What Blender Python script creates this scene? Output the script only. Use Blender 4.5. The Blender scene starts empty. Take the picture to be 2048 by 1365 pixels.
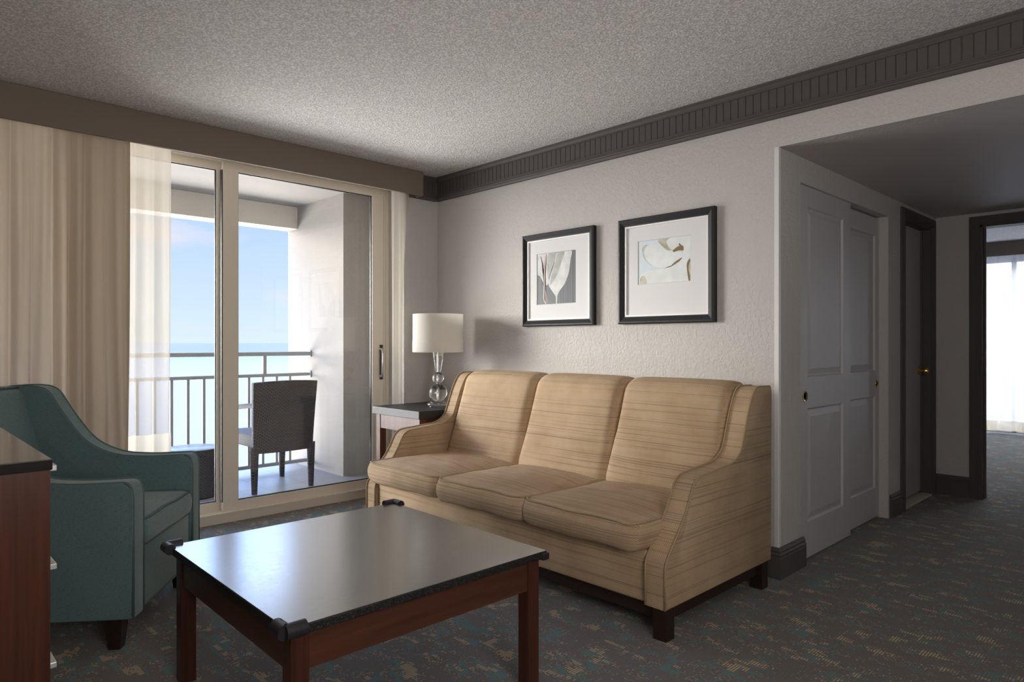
import bpy, bmesh, math, random
from mathutils import Vector, Matrix
random.seed(7)
PI = math.pi
S = bpy.context.scene
C = S.collection

# ------------------------------------------------------------------ camera
TH = math.radians(46.086)
cam_d = bpy.data.cameras.new('camera'); cam = bpy.data.objects.new('camera', cam_d); C.objects.link(cam)
cam_d.sensor_width = 36.0; cam_d.lens = 36.0*1344/2048
cam_d.shift_y = 3.5/2048
cam_d.clip_start = 0.05; cam_d.clip_end = 60000
cam.location = (0, 0, 1.15)
cam.rotation_euler = (PI/2, 0, TH-PI/2)
S.camera = cam

# ------------------------------------------------------------------ world, sun, exposure
S.view_settings.view_transform = 'Standard'; S.view_settings.look = 'None'
S.view_settings.gamma = 1.0; S.view_settings.use_curve_mapping = False
S.view_settings.exposure = 0.62
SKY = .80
world = bpy.data.worlds.new('sky_world'); S.world = world; world.use_nodes = True
def build_world():
    nt = world.node_tree; nt.nodes.clear()
    N = nt.nodes.new; L = nt.links.new
    out = N('ShaderNodeOutputWorld'); bg = N('ShaderNodeBackground'); L(bg.outputs[0], out.inputs[0])
    tc = N('ShaderNodeTexCoord'); sep = N('ShaderNodeSeparateXYZ'); L(tc.outputs['Generated'], sep.inputs[0])
    r = N('ShaderNodeValToRGB'); L(sep.outputs['Z'], r.inputs[0])
    e = r.color_ramp.elements
    e[0].position = 0.0; e[0].color = (.68, .79, .88, 1)
    e[1].position = 0.6; e[1].color = (.20, .38, .80, 1)
    for p, c in ((.05, (.61, .74, .91, 1)), (.14, (.50, .65, .93, 1)), (.22, (.44, .59, .91, 1))):
        x = e.new(p); x.color = c
    # thin pinkish clouds
    mp = N('ShaderNodeMapping'); mp.inputs['Scale'].default_value = (2.6, 2.6, 13); mp.inputs['Location'].default_value = (.35, .2, .4)
    L(tc.outputs['Generated'], mp.inputs[0])
    no = N('ShaderNodeTexNoise'); no.inputs['Scale'].default_value = 2.0; no.inputs['Detail'].default_value = 7; L(mp.outputs[0], no.inputs[0])
    cr = N('ShaderNodeValToRGB'); cr.color_ramp.elements[0].position = .52; cr.color_ramp.elements[1].position = .72
    L(no.outputs[0], cr.inputs[0])
    mx = N('ShaderNodeMix'); mx.data_type = 'RGBA'; L(cr.outputs[0], mx.inputs[0]); L(r.outputs[0], mx.inputs[6])
    mx.inputs[7].default_value = (.80, .74, .80, 1)
    # sky boosted towards +X to brighten the bedroom curtain
    g = N('ShaderNodeMapRange'); g.inputs[1].default_value = .72; g.inputs[2].default_value = 1.0
    g.inputs[3].default_value = 1.0; g.inputs[4].default_value = 4.0
    L(sep.outputs['X'], g.inputs[0])
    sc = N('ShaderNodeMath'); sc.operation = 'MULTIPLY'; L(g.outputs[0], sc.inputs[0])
    # unseen upper sky boosted to brighten the room and tabletop reflection
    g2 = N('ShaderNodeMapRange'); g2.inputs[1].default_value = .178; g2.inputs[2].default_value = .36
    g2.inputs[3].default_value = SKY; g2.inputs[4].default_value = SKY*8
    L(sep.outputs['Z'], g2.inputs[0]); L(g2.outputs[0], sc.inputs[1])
    gm = N('ShaderNodeMapRange'); gm.inputs[1].default_value = .6; gm.inputs[2].default_value = .85; L(sep.outputs['X'], gm.inputs[0])
    m2 = N('ShaderNodeMix'); m2.data_type = 'RGBA'; L(gm.outputs[0], m2.inputs[0]); L(mx.outputs[2], m2.inputs[6]); m2.inputs[7].default_value = (.80, .80, .84, 1)
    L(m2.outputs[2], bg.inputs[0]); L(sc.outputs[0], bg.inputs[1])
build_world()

def sun(name, direction, angle, strength, color):
    d = bpy.data.lights.new(name, 'SUN'); d.angle = math.radians(angle); d.energy = strength; d.color = color
    o = bpy.data.objects.new(name, d); C.objects.link(o)
    o.rotation_euler = Vector(direction).to_track_quat('-Z', 'Y').to_euler()
    o.location = (-4, 12, 6)
    return o
# hazy low sun over the water, left of the view
sun('hazy_sun', (.58, -.81, -.10), 22, 5.0, (1.0, .95, .90))
# added fill lamp behind the camera, aimed up at the ceiling
def area(name, loc, target, sx, sy, power, color):
    d = bpy.data.lights.new(name, 'AREA'); d.shape = 'RECTANGLE'; d.size = sx; d.size_y = sy; d.energy = power; d.color = color
    o = bpy.data.objects.new(name, d); C.objects.link(o); o.location = loc
    o.rotation_euler = (Vector(target)-Vector(loc)).to_track_quat('-Z', 'Y').to_euler(); return o
area('ceiling_fill', (.4, -.9, 1.4), (.6, .9, 2.42), 1.0, 1.0, 25, (1.0, .95, .90))
# added area lamp below the balcony floor line, standing in for water glitter
area('sea_glitter_fill', (0.2, 13.5, -3.2), (1.2, 4.0, 1.6), 16, 5, 3000, (1.0, .95, .91))

# ------------------------------------------------------------------ helpers
def tag(o, label, cat, group=None):
    o['label'] = label; o['category'] = cat
    if group: o['group'] = group
    return o
def thing(name, label, cat, loc=(0, 0, 0), rz=0, group=None):
    o = bpy.data.objects.new(name, None); C.objects.link(o)
    o.empty_display_size = .1
    o.location = loc; o.rotation_euler = (0, 0, rz)
    return tag(o, label, cat, group)
def obj(name, bm, m, parent=None, smooth=None):
    me = bpy.data.meshes.new(name)
    bmesh.ops.recalc_face_normals(bm, faces=bm.faces[:])
    bm.to_mesh(me); bm.free()
    if m: me.materials.append(m)
    o = bpy.data.objects.new(name, me); C.objects.link(o)
    if parent: o.parent = parent
    if smooth is not None:
        for p in me.polygons: p.use_smooth = True
        if smooth < 180: me.set_sharp_from_angle(angle=math.radians(smooth))
    return o
def struct(name, bm, m, parent=None, smooth=None):
    o = obj(name, bm, m, parent, smooth)
    if not parent: o['kind'] = 'structure'
    return o
def add_box(bm, x0, x1, y0, y1, z0, z1, bevel=0, seg=2, M=None):
    b = bmesh.new() if bevel else bm
    vs = [b.verts.new(p) for p in ((x0,y0,z0),(x1,y0,z0),(x1,y1,z0),(x0,y1,z0),(x0,y0,z1),(x1,y0,z1),(x1,y1,z1),(x0,y1,z1))]
    for f in ((0,3,2,1),(4,5,6,7),(0,1,5,4),(1,2,6,5),(2,3,7,6),(3,0,4,7)): b.faces.new([vs[i] for i in f])
    if bevel:
        bmesh.ops.bevel(b, geom=b.edges[:], offset=bevel, segments=seg, profile=.5, affect='EDGES')
        if M: bmesh.ops.transform(b, matrix=M, verts=b.verts)
        merge(bm, b)
    elif M:
        for v in vs: v.co = M @ v.co
    return bm
def merge(bm, b):
    me = bpy.data.meshes.new('tmp'); b.to_mesh(me); b.free(); bm.from_mesh(me); bpy.data.meshes.remove(me)
def box(*a, **k): return add_box(bmesh.new(), *a, **k)
def add_prism(bm, prof, a0, a1, axis='y', bevel=0, seg=3):
    """prof: closed polygon of 2-D points, extruded between a0 and a1 along axis (x: pts are (y,z); y: (x,z); z: (x,y))"""
    b = bmesh.new()
    def P(p, a):
        return {'x': (a, p[0], p[1]), 'y': (p[0], a, p[1]), 'z': (p[0], p[1], a)}[axis]
    A = [b.verts.new(P(p, a0)) for p in prof]; B = [b.verts.new(P(p, a1)) for p in prof]
    n = len(prof)
    fa = b.faces.new(A); fb = b.faces.new(B[::-1])
    for i in range(n): b.faces.new([A[i], B[i], B[(i+1) % n], A[(i+1) % n]])
    if bevel:
        es = list(fa.edges)+list(fb.edges)
        bmesh.ops.bevel(b, geom=es, offset=bevel, segments=seg, profile=.5, affect='EDGES')
    bmesh.ops.recalc_face_normals(b, faces=b.faces[:])
    merge(bm, b); return bm
def add_tube(bm, pts, r, n=8, closed=False, taper=None):
    pts = [Vector(p) for p in pts]; m = len(pts)
    rings = []; prev = None
    for i, p in enumerate(pts):
        if closed: t = pts[(i+1) % m]-pts[i-1]
        else: t = pts[min(i+1, m-1)]-pts[max(i-1, 0)]
        t.normalize()
        if prev is None:
            u = t.cross(Vector((0, 0, 1)))
            if u.length < .1: u = t.cross(Vector((1, 0, 0)))
        else: u = prev-t*prev.dot(t)
        u.normalize(); prev = u; w = t.cross(u)
        rr = r if taper is None else taper[i]
        rings.append([bm.verts.new(p+rr*(math.cos(2*PI*k/n)*u+math.sin(2*PI*k/n)*w)) for k in range(n)])
    for i in range(m if closed else m-1):
        A = rings[i]; B = rings[(i+1) % m]
        for k in range(n): bm.faces.new([A[k], A[(k+1) % n], B[(k+1) % n], B[k]])
    if not closed:
        bm.faces.new(rings[0][::-1]); bm.faces.new(rings[-1])
    return bm
def add_lathe(bm, prof, n=40, center=(0, 0), cap=True):
    rings = []
    for r, z in prof:
        if r < 1e-6: rings.append([bm.verts.new((center[0], center[1], z))])
        else: rings.append([bm.verts.new((center[0]+r*math.cos(2*PI*k/n), center[1]+r*math.sin(2*PI*k/n), z)) for k in range(n)])
    for A, B in zip(rings, rings[1:]):
        for k in range(n):
            a = A[k % len(A)]; a2 = A[(k+1) % len(A)]; b_ = B[k % len(B)]; b2 = B[(k+1) % len(B)]
            f = [a, a2, b2, b_]; g = []
            for v in f:
                if v not in g: g.append(v)
            if len(g) > 2: bm.faces.new(g)
    if cap:
        if len(rings[0]) > 2: bm.faces.new(rings[0][::-1])
        if len(rings[-1]) > 2: bm.faces.new(rings[-1])
    return bm
def fillet(poly, rads, seg=6):
    """round the corners of a closed 2-D polygon"""
    out = []; n = len(poly)
    for i, p in enumerate(poly):
        r = rads[i] if isinstance(rads, (list, tuple)) else rads
        p = Vector(p); a = Vector(poly[i-1])-p; b = Vector(poly[(i+1) % n])-p
        if r <= 0: out.append(tuple(p)); continue
        d = min(r, a.length*.48, b.length*.48)
        s = p+a.normalized()*d; e = p+b.normalized()*d
        for k in range(seg+1):
            t = k/seg
            q = (1-t)**2*s+2*t*(1-t)*p+t*t*e
            out.append((q.x, q.y))
    return out
def rrect(x0, x1, y0, y1, r, seg=6): return fillet([(x0, y0), (x1, y0), (x1, y1), (x0, y1)], r, seg)

def cushion_bm(x0, x1, y0, y1, z0, z1, crown=.03, bulge=.02, r=.06, rings=9, wob=.003, seed=0):
    """box cushion: rounded-rectangle outline, crowned top, bulging sides; returns (bm, top outline)"""
    rnd = random.Random(seed)
    bm = bmesh.new()
    n_side = 12
    base = []
    o = rrect(x0, x1, y0, y1, r, 5)
    # densify
    for i in range(len(o)):
        a = Vector(o[i]); b = Vector(o[(i+1) % len(o)])
        k = max(1, int((b-a).length/.035))
        for j in range(k): base.append(a+(b-a)*j/k)
    cx, cy = (x0+x1)/2, (y0+y1)/2; c = Vector((cx, cy)); n = len(base)
    ph = [rnd.uniform(0, 6.28) for _ in range(4)]
    def off(i):
        return wob*(math.sin(i*.35+ph[0])+.6*math.sin(i*.9+ph[1]))
    def ring(s, z, out=0, f=None):
        res = []
        for i, p in enumerate(base):
            q = c+(p-c)*s
            if out:
                d = (p-c); e = Vector((max(-1, min(1, d.x/((x1-x0)/2)*1.0))**3, max(-1, min(1, d.y/((y1-y0)/2)))**3))
                if e.length > 0: e.normalize()
                q = q+e*out
            zz = z+(off(i) if s > .9 else 0)
            if f: zz += f(q)
            res.append(bm.verts.new((q.x, q.y, zz)))
        return res
    def cr(q):
        u = (q.x-cx)/((x1-x0)/2); v = (q.y-cy)/((y1-y0)/2)
        return crown*max(0, 1-abs(u)**2.6)*max(0, 1-abs(v)**2.6)+.0025*math.sin(q.x*31+ph[2])*math.sin(q.y*27+ph[3])*max(0, 1-u*u)
    R = []
    for k in range(rings, 0, -1):
        s = 1-(1-(k/rings))**1.0
        R.append((s, z1, 0, cr))
    R = [(s, z, o_, f) for s, z, o_, f in R][::-1]         # inner to outer
    RR = [ring(*a) for a in R]
    outline = [v.co.copy() for v in RR[-1]]
    h = z1-z0
    for t in (.12, .3, .5, .7, .88):
        RR.append(ring(1, z1-h*t, bulge*math.sin(PI*t)**.7))
    RR.append(ring(1, z0)); RR.append(ring(.93, z0-.004)); 
    ctr = bm.verts.new((cx, cy, z1+crown))
    for i in range(n): bm.faces.new([ctr, RR[0][i], RR[0][(i+1) % n]])
    for A, B in zip(RR, RR[1:]):
        for i in range(n): bm.faces.new([A[i], A[(i+1) % n], B[(i+1) % n], B[i]])
    bm.faces.new(RR[-1])
    return bm, outline

# ------------------------------------------------------------------ materials
class NT:
    def __init__(s, m): s.m = m; m.use_nodes = True; s.nt = m.node_tree; s.bsdf = s.nt.nodes['Principled BSDF']; s.out = s.nt.nodes['Material Output']
    def n(s, t, **k):
        x = s.nt.nodes.new('ShaderNode'+t)
        for a, b in k.items(): setattr(x, a, b)
        return x
    def l(s, a, b): s.nt.links.new(a, b)
    def math(s, op, a, b=None, c=None, clamp=False):
        x = s.n('Math', operation=op); x.use_clamp = clamp
        for i, v in enumerate((a, b, c)):
            if v is None: continue
            if isinstance(v, (int, float)): x.inputs[i].default_value = v
            else: s.l(v, x.inputs[i])
        return x.outputs[0]
    def mix(s, f, a, b):
        x = s.n('Mix', data_type='RGBA')
        for i, v in ((0, f), (6, a), (7, b)):
            if isinstance(v, tuple): x.inputs[i].default_value = v if len(v) == 4 else v+(1,)
            elif isinstance(v, (int, float)): x.inputs[i].default_value = v
            else: s.l(v, x.inputs[i])
        return x.outputs[2]
    def obj(s): return s.n('TexCoord').outputs['Object']
    def mapping(s, v, sc, loc=(0, 0, 0), rot=(0, 0, 0)):
        x = s.n('Mapping'); s.l(v, x.inputs[0]); x.inputs['Scale'].default_value = sc; x.inputs['Location'].default_value = loc; x.inputs['Rotation'].default_value = rot
        return x.outputs[0]
    def noise(s, v, scale, detail=2, rough=.5):
        x = s.n('TexNoise'); s.l(v, x.inputs['Vector']); x.inputs['Scale'].default_value = scale; x.inputs['Detail'].default_value = detail; x.inputs['Roughness'].default_value = rough
        return x.outputs[0]
    def ramp(s, v, *st):
        x = s.n('ValToRGB'); s.l(v, x.inputs[0]); e = x.color_ramp.elements
        while len(e) < len(st): e.new(.5)
        for k, (p, c) in enumerate(st):
            e[k].position = p; e[k].color = c+(1,) if isinstance(c, tuple) else (c, c, c, 1)
        return x.outputs[0]
    def bump(s, h, strength=.3, dist=.01, prev=None):
        x = s.n('Bump'); x.inputs['Strength'].default_value = strength; x.inputs['Distance'].default_value = dist; s.l(h, x.inputs['Height'])
        if prev is not None: s.l(prev, x.inputs['Normal'])
        s.l(x.outputs[0], s.bsdf.inputs['Normal']); return x.outputs[0]
    def set(s, **k):
        for a, v in k.items():
            i = s.bsdf.inputs[a.replace('_', ' ')]
            if hasattr(v, 'node'): s.l(v, i)
            else: i.default_value = v if not (isinstance(v, tuple) and len(v) == 3) else v+(1,)
def mat(name, col=(.5, .5, .5), rough=.5, **k):
    m = bpy.data.materials.new(name); t = NT(m); t.set(Base_Color=col, Roughness=rough, **k); return m
def srgb(r, g, b):
    f = lambda v: (v/255/12.92) if v <= 10 else ((v/255+.055)/1.055)**2.4
    return (f(r), f(g), f(b))

def plaster(name, col, bs=.35, scale=70, dist=.004):
    m = mat(name, col, .75); t = NT(m); P = t.obj()
    n = t.noise(P, scale, 3, .6); n2 = t.noise(P, scale*.35, 2)
    h = t.math('ADD', t.ramp(n, (.42, 0.0), (.6, 1.0)), n2)
    t.bump(h, bs, dist)
    return m
M_wall = plaster('painted_textured_wall', (.60, .57, .545), .42, 60, .004)
M_hallwall = M_wall
M_hallceil = mat('smooth_hall_ceiling', (.58, .53, .52), .62); 
t = NT(M_hallceil); t.bump(t.noise(t.obj(), 30, 2), .1, .002)
def m_popcorn():
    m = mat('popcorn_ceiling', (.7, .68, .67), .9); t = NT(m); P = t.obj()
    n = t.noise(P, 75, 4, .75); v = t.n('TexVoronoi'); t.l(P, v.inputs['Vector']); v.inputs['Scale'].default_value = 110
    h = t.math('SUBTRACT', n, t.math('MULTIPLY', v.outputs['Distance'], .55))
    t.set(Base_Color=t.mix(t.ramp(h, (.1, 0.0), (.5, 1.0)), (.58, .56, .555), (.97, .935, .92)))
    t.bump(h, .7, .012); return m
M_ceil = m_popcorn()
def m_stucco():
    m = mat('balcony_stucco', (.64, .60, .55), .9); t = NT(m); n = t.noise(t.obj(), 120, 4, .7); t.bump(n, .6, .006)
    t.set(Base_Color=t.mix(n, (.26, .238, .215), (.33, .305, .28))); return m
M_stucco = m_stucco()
M_beam = plaster('lightened_beam_render', (.62, .575, .52), .4, 120, .004)  # lighter than the stucco: missing light on the beam put into its colour
M_trim = mat('taupe_trim_paint', (.095, .080, .076), .58)
M_valance = mat('brown_valance_fabric', (.21, .17, .135), .75)
t = NT(M_valance); t.bump(t.noise(t.obj(), 500, 2), .2, .001)
M_alum = mat('cream_aluminium_frame', (.80, .73, .62), .38)
M_gasket = mat('black_gasket', (.02, .02, .022), .5)
M_white = mat('white_plastic', (.80, .79, .77), .4)
M_door = mat('painted_closet_door', (.56, .55, .56), .45)
t = NT(M_door); t.bump(t.noise(t.mapping(t.obj(), (60, 60, 3)), 2, 3), .06, .001)
M_halldoor = mat('grey_hall_door_paint', (.44, .42, .43), .4)
M_brass = mat('polished_brass', (.78, .52, .18), .2, Metallic=1.0)
M_bronze = mat('dark_bronze_handle', (.10, .07, .05), .35, Metallic=.7)
M_marble = mat('cream_marble', (.72, .66, .58), .25)
def m_glass(name, tint=(.97, .985, .98), refl=.06):
    m = bpy.data.materials.new(name); t = NT(m)
    tr = t.n('BsdfTransparent'); tr.inputs[0].default_value = tint+(1,)
    gl = t.n('BsdfGlossy'); gl.inputs['Roughness'].default_value = .0; gl.inputs[0].default_value = (1, 1, 1, 1)
    fr = t.n('Fresnel'); fr.inputs[0].default_value = 1.5
    mx = t.n('MixShader'); t.l(t.math('MULTIPLY', fr.outputs[0], .5), mx.inputs[0]); t.l(tr.outputs[0], mx.inputs[1]); t.l(gl.outputs[0], mx.inputs[2])
    t.l(mx.outputs[0], t.out.inputs[0]); return m
M_glass = m_glass('window_glass')

def m_carpet():
    m = mat('patterned_carpet', (.1, .08, .07), .95); t = NT(m); P = t.obj()
    sp = t.n('SeparateXYZ'); t.l(P, sp.inputs[0]); X, Y = sp.outputs[0], sp.outputs[1]
    # rows run along X, 11 mm pitch in Y
    row = t.math('FLOOR', t.math('MULTIPLY', Y, 104)); fr = t.math('FRACT', t.math('MULTIPLY', Y, 104))
    rib = t.math('LESS_THAN', fr, .58)
    # columns 9 mm wide of tufts
    colq = t.math('FLOOR', t.math('MULTIPLY', X, 60))
    jit = t.n('TexWhiteNoise', noise_dimensions='2D'); cv = t.n('CombineXYZ'); t.l(colq, cv.inputs[0]); t.l(t.math('FLOOR', t.math('MULTIPLY', Y, 14)), cv.inputs[1]); t.l(cv.outputs[0], jit.inputs['Vector'])
    q = t.n('CombineXYZ'); t.l(t.math('MULTIPLY', colq, 1/60), q.inputs[0]); t.l(t.math('MULTIPLY', t.math('FLOOR', t.math('MULTIPLY', Y, 34.6667)), 1/34.6667), q.inputs[1])
    pn = t.noise(t.mapping(q.outputs[0], (1.25, .62, 1)), 12, 2, .6)
    pn2 = t.noise(t.mapping(q.outputs[0], (1, .8, 1), (7, 3, 0)), 26, 1)
    pj = t.math('ADD', pn, t.math('MULTIPLY', t.math('SUBTRACT', jit.outputs[0], .5), .16))
    pj = t.math('ADD', pj, t.math('MULTIPLY', t.math('SUBTRACT', pn2, .5), .20))
    tuft = t.n('TexWhiteNoise', noise_dimensions='2D'); tv = t.n('CombineXYZ'); t.l(t.math('FLOOR', t.math('MULTIPLY', X, 170)), tv.inputs[0]); t.l(row, tv.inputs[1]); t.l(tv.outputs[0], tuft.inputs['Vector'])
    pj = t.math('ADD', pj, t.math('MULTIPLY', t.math('SUBTRACT', tuft.outputs[0], .5), .10))
    patch = t.math('MULTIPLY', t.math('GREATER_THAN', pj, .572), rib)
    weak = t.math('MULTIPLY', t.math('GREATER_THAN', t.math('ADD', pn, t.math('MULTIPLY', t.math('SUBTRACT', tuft.outputs[0], .5), .36)), .615), rib)
    cn = t.noise(t.mapping(q.outputs[0], (1, .5, 1), (3, 11, 0)), 16, 1)
    cj = t.math('ADD', cn, t.math('MULTIPLY', t.math('SUBTRACT', jit.outputs[0], .5), .14))
    ochre = (.70, .50, .24); teal = (.03, .25, .25); pale = (.46, .38, .26)
    col = t.mix(t.math('GREATER_THAN', cj, .485), ochre, teal)
    gr = t.noise(P, 230, 3, .75); gr2 = t.noise(P, 900, 1)
    base = t.mix(t.ramp(gr, (.35, 0.0), (.65, 1.0)), (.058, .043, .036), (.215, .175, .152))
    c = t.mix(t.math('MULTIPLY', weak, .7), base, pale)
    c = t.mix(t.math('MULTIPLY', patch, .95), c, col)
    c = t.mix(t.math('MULTIPLY', gr2, .35), c, (.05, .042, .04))
    t.set(Base_Color=c, Sheen_Weight=.25, Sheen_Roughness=.6)
    h = t.math('ADD', gr, t.math('MULTIPLY', rib, .25)); t.bump(h, .7, .006)
    return m
M_carpet = m_carpet()

def m_sofa():
    m = mat('tan_striped_weave', (.5, .4, .3), .9); t = NT(m); P = t.obj()
    sp = t.n('SeparateXYZ'); t.l(P, sp.inputs[0]); X, Y, Z = sp.outputs
    g = t.n('NewGeometry'); ns = t.n('SeparateXYZ'); t.l(g.outputs['True Normal'], ns.inputs[0])
    up = t.math('GREATER_THAN', t.math('ABSOLUTE', ns.outputs[2]), .72)
    sx = t.math('GREATER_THAN', t.math('ABSOLUTE', ns.outputs[1]), .72)   # side panels: lines run along X
    s1 = t.math('ADD', t.math('MULTIPLY', up, X), t.math('MULTIPLY', t.math('SUBTRACT', 1, up), Z))
    run = t.math('ADD', t.math('MULTIPLY', sx, X), t.math('MULTIPLY', t.math('SUBTRACT', 1, sx), Y))
    wv = t.noise(P, 3.0, 2); s = t.math('ADD', s1, t.math('MULTIPLY', wv, .012))
    def lines(scale, run_scale, loc, lo, hi):
        cv = t.n('CombineXYZ'); t.l(t.math('MULTIPLY', s, scale), cv.inputs[0]); t.l(t.math('MULTIPLY', run, run_scale), cv.inputs[1]); cv.inputs[2].default_value = loc
        return t.ramp(t.noise(cv.outputs[0], 1.0, 1), (lo, 0.0), (hi, 1.0))
    d1 = lines(230, .55, 1.3, .60, .645)       # thin dark brown lines
    d2 = lines(110, 1.2, 5.1, .5, .75)         # broader soft bands
    d3 = lines(420, 3, 9.7, .45, .62)         # fine threads
    blotch = t.noise(P, 5.5, 3, .55)
    # basket weave
    a = t.math('SINE', t.math('MULTIPLY', run, 620)); b = t.math('SINE', t.math('MULTIPLY', s1, 820))
    wvb = t.math('MULTIPLY', a, b); w01 = t.math('MULTIPLY_ADD', wvb, .5, .5)
    base = t.mix(t.ramp(blotch, (.35, 0.0), (.7, 1.0)), (.60, .42, .265), (.46, .30, .165))
    base = t.mix(t.math('MULTIPLY', d2, .16), base, (.30, .21, .125))
    base = t.mix(t.math('MULTIPLY', d3, .32), base, (.58, .47, .33))
    base = t.mix(t.math('MULTIPLY', d1, .5), base, (.13, .075, .045))
    base = t.mix(t.ramp(w01, (.0, .55), (.45, 0.0)), base, (.20, .125, .07)); base = t.mix(t.ramp(w01, (.6, 0.0), (1.0, .5)), base, (.80, .64, .45))
    t.set(Base_Color=base)
    h = t.math('ADD', t.math('MULTIPLY', w01, .6), t.math('MULTIPLY', t.math('SUBTRACT', 1, d1), .5)); t.bump(h, .5, .004)
    return m
M_sofa = m_sofa()
M_pipe = mat('tan_piping', (.42, .31, .18), .9); t = NT(M_pipe); t.bump(t.noise(t.obj(), 350, 2), .4, .002)

def m_teal():
    m = mat('teal_upholstery', (.06, .17, .165), .9); t = NT(m); P = t.obj()
    n = t.noise(P, 420, 3, .7); n2 = t.noise(P, 6, 2)
    a = t.noise(t.mapping(P, (1, 1, .12)), 500, 2); b = t.noise(t.mapping(P, (.12, .12, 1)), 500, 2)
    w = t.math('ADD', a, b)
    c = t.mix(t.ramp(w, (.7, 0.0), (1.3, 1.0)), (.062, .120, .134), (.130, .212, .218))
    c = t.mix(t.math('MULTIPLY', n2, .2), c, (.07, .14, .12))
    t.set(Base_Color=c, Sheen_Weight=.3, Sheen_Roughness=.5); t.bump(w, .35, .002); return m
M_teal = m_teal()
M_tealpipe = mat('teal_piping', (.085, .145, .145), .85)

def m_wood(name, c1, c2, rough=.32, axis=2, scale=1.0):
    m = mat(name, c1, rough); t = NT(m); P = t.obj(); sc = [38*scale, 38*scale, 38*scale]; sc[axis] = 1.6*scale
    n = t.noise(t.mapping(P, tuple(sc)), 1.4, 4, .6); t.set(Base_Color=t.mix(t.ramp(n, (.3, 0.0), (.7, 1.0)), c1, c2)); t.bump(n, .05, .001); return m
M_cherry = m_wood('cherry_wood', (.044, .013, .008), (.088, .027, .014), .3, 2)
M_cherry_y = m_wood('cherry_wood_rail', (.058, .020, .011), (.105, .037, .019), .32, 0)
M_cherry_r = m_wood('cherry_wood_side_rail', (.058, .020, .011), (.105, .037, .019), .32, 1)
M_darkwood = m_wood('espresso_wood', (.018, .009, .006), (.035, .016, .010), .28, 1)
def m_granite():
    m = mat('black_speckled_laminate', (.02, .02, .022), .24); t = NT(m); P = t.obj()
    n = t.noise(P, 260, 3, .7); t.set(Base_Color=t.mix(t.ramp(n, (.50, 0.0), (.72, 1.0)), (.012, .012, .014), (.13, .125, .12)), IOR=5.5)
    r = t.noise(P, 60, 3); t.set(Roughness=t.math('MULTIPLY_ADD', r, .08, .19)); return m
M_granite = m_granite()
M_edge = mat('black_speckled_edge', (.02, .02, .02), .45); t = NT(M_edge); t.set(Base_Color=t.mix(t.ramp(t.noise(t.obj(), 260, 3, .7), (.52, 0.0), (.70, 1.0)), (.008, .008, .009), (.09, .085, .08)))
M_foam = mat('black_foam_guard', (.022, .02, .026), .38)

def m_wicker():
    m = mat('dark_resin_wicker', (.05, .05, .055), .6, Specular_IOR_Level=.3); t = NT(m); P = t.obj()
    sp = t.n('SeparateXYZ'); t.l(P, sp.inputs[0])
    w = t.n('TexBrick'); cv = t.n('CombineXYZ'); t.l(t.math('ADD', sp.outputs[0], sp.outputs[1]), cv.inputs[0]); t.l(sp.outputs[2], cv.inputs[1]); t.l(cv.outputs[0], w.inputs['Vector'])
    w.inputs['Scale'].default_value = 12; w.inputs['Brick Width'].default_value = .32; w.inputs['Row Height'].default_value = .14; w.inputs['Mortar Size'].default_value = .032
    w.inputs['Mortar Smooth'].default_value = .8
    t.set(Base_Color=t.mix(w.outputs['Fac'], (.070, .067, .076), (.003, .003, .004)))
    t.bump(t.math('SUBTRACT', 1, w.outputs['Fac']), .9, .006); return m
M_wicker = m_wicker()
M_rail = mat('grey_painted_rail', (.30, .31, .32), .45)
def m_tile():
    m = mat('balcony_floor_tile', (.45, .45, .46), .4); t = NT(m); P = t.obj()
    w = t.n('TexBrick'); t.l(P, w.inputs['Vector']); w.offset = 0; w.inputs['Scale'].default_value = 1; w.inputs['Brick Width'].default_value = .33; w.inputs['Row Height'].default_value = .33; w.inputs['Mortar Size'].default_value = .004
    n = t.noise(P, 9, 4, .6)
    c = t.mix(n, (.22, .21, .215), (.30, .285, .28))
    t.set(Base_Color=t.mix(w.outputs['Fac'], c, (.16, .15, .15))); return m
M_tile = m_tile()
def m_sea():
    m = mat('sea_water_glare', (.4, .45, .48), .35); t = NT(m); P = t.obj()
    ln = t.n('VectorMath', operation='LENGTH'); t.l(P, ln.inputs[0])
    d = ln.outputs['Value']
    c = t.ramp(t.math('DIVIDE', d, 2600), (.0, (.22, .195, .165)), (.25, (.20, .18, .158)), (.60, (.095, .083, .074)), (1.0, (.06, .055, .052)))  # sun glare painted in: pale near, darker towards the horizon
    n = t.noise(t.mapping(P, (.25, .9, 1)), .5, 4, .6)
    t.set(Base_Color=t.mix(t.math('MULTIPLY', n, .3), c, (.10, .098, .095)))
    t.bump(n, .25, .6); return m
M_sea = m_sea(); NT(M_sea).set(Specular_IOR_Level=.12)
def m_cloth(name, col, transp, transl, weave=0):
    m = bpy.data.materials.new(name); t = NT(m)
    d = t.n('BsdfDiffuse'); d.inputs[0].default_value = col+(1,)
    tl = t.n('BsdfTranslucent'); tl.inputs[0].default_value = col+(1,)
    tr = t.n('BsdfTransparent')
    m1 = t.n('MixShader'); m1.inputs[0].default_value = transl; t.l(d.outputs[0], m1.inputs[1]); t.l(tl.outputs[0], m1.inputs[2])
    m2 = t.n('MixShader'); m2.inputs[0].default_value = transp; t.l(m1.outputs[0], m2.inputs[1]); t.l(tr.outputs[0], m2.inputs[2])
    t.l(m2.outputs[0], t.out.inputs[0]); return m
M_drape = m_cloth('tan_lined_drape', (.50, .415, .325), 0.01, .15)
M_sheer = m_cloth('cream_sheer', (.66, .61, .53), .22, .35)
M_hem = m_cloth('cream_sheer_hem', (.78, .70, .56), .06, .45)
M_bedsheer = m_cloth('white_sheer', (.86, .87, .90), .30, .6)
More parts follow.
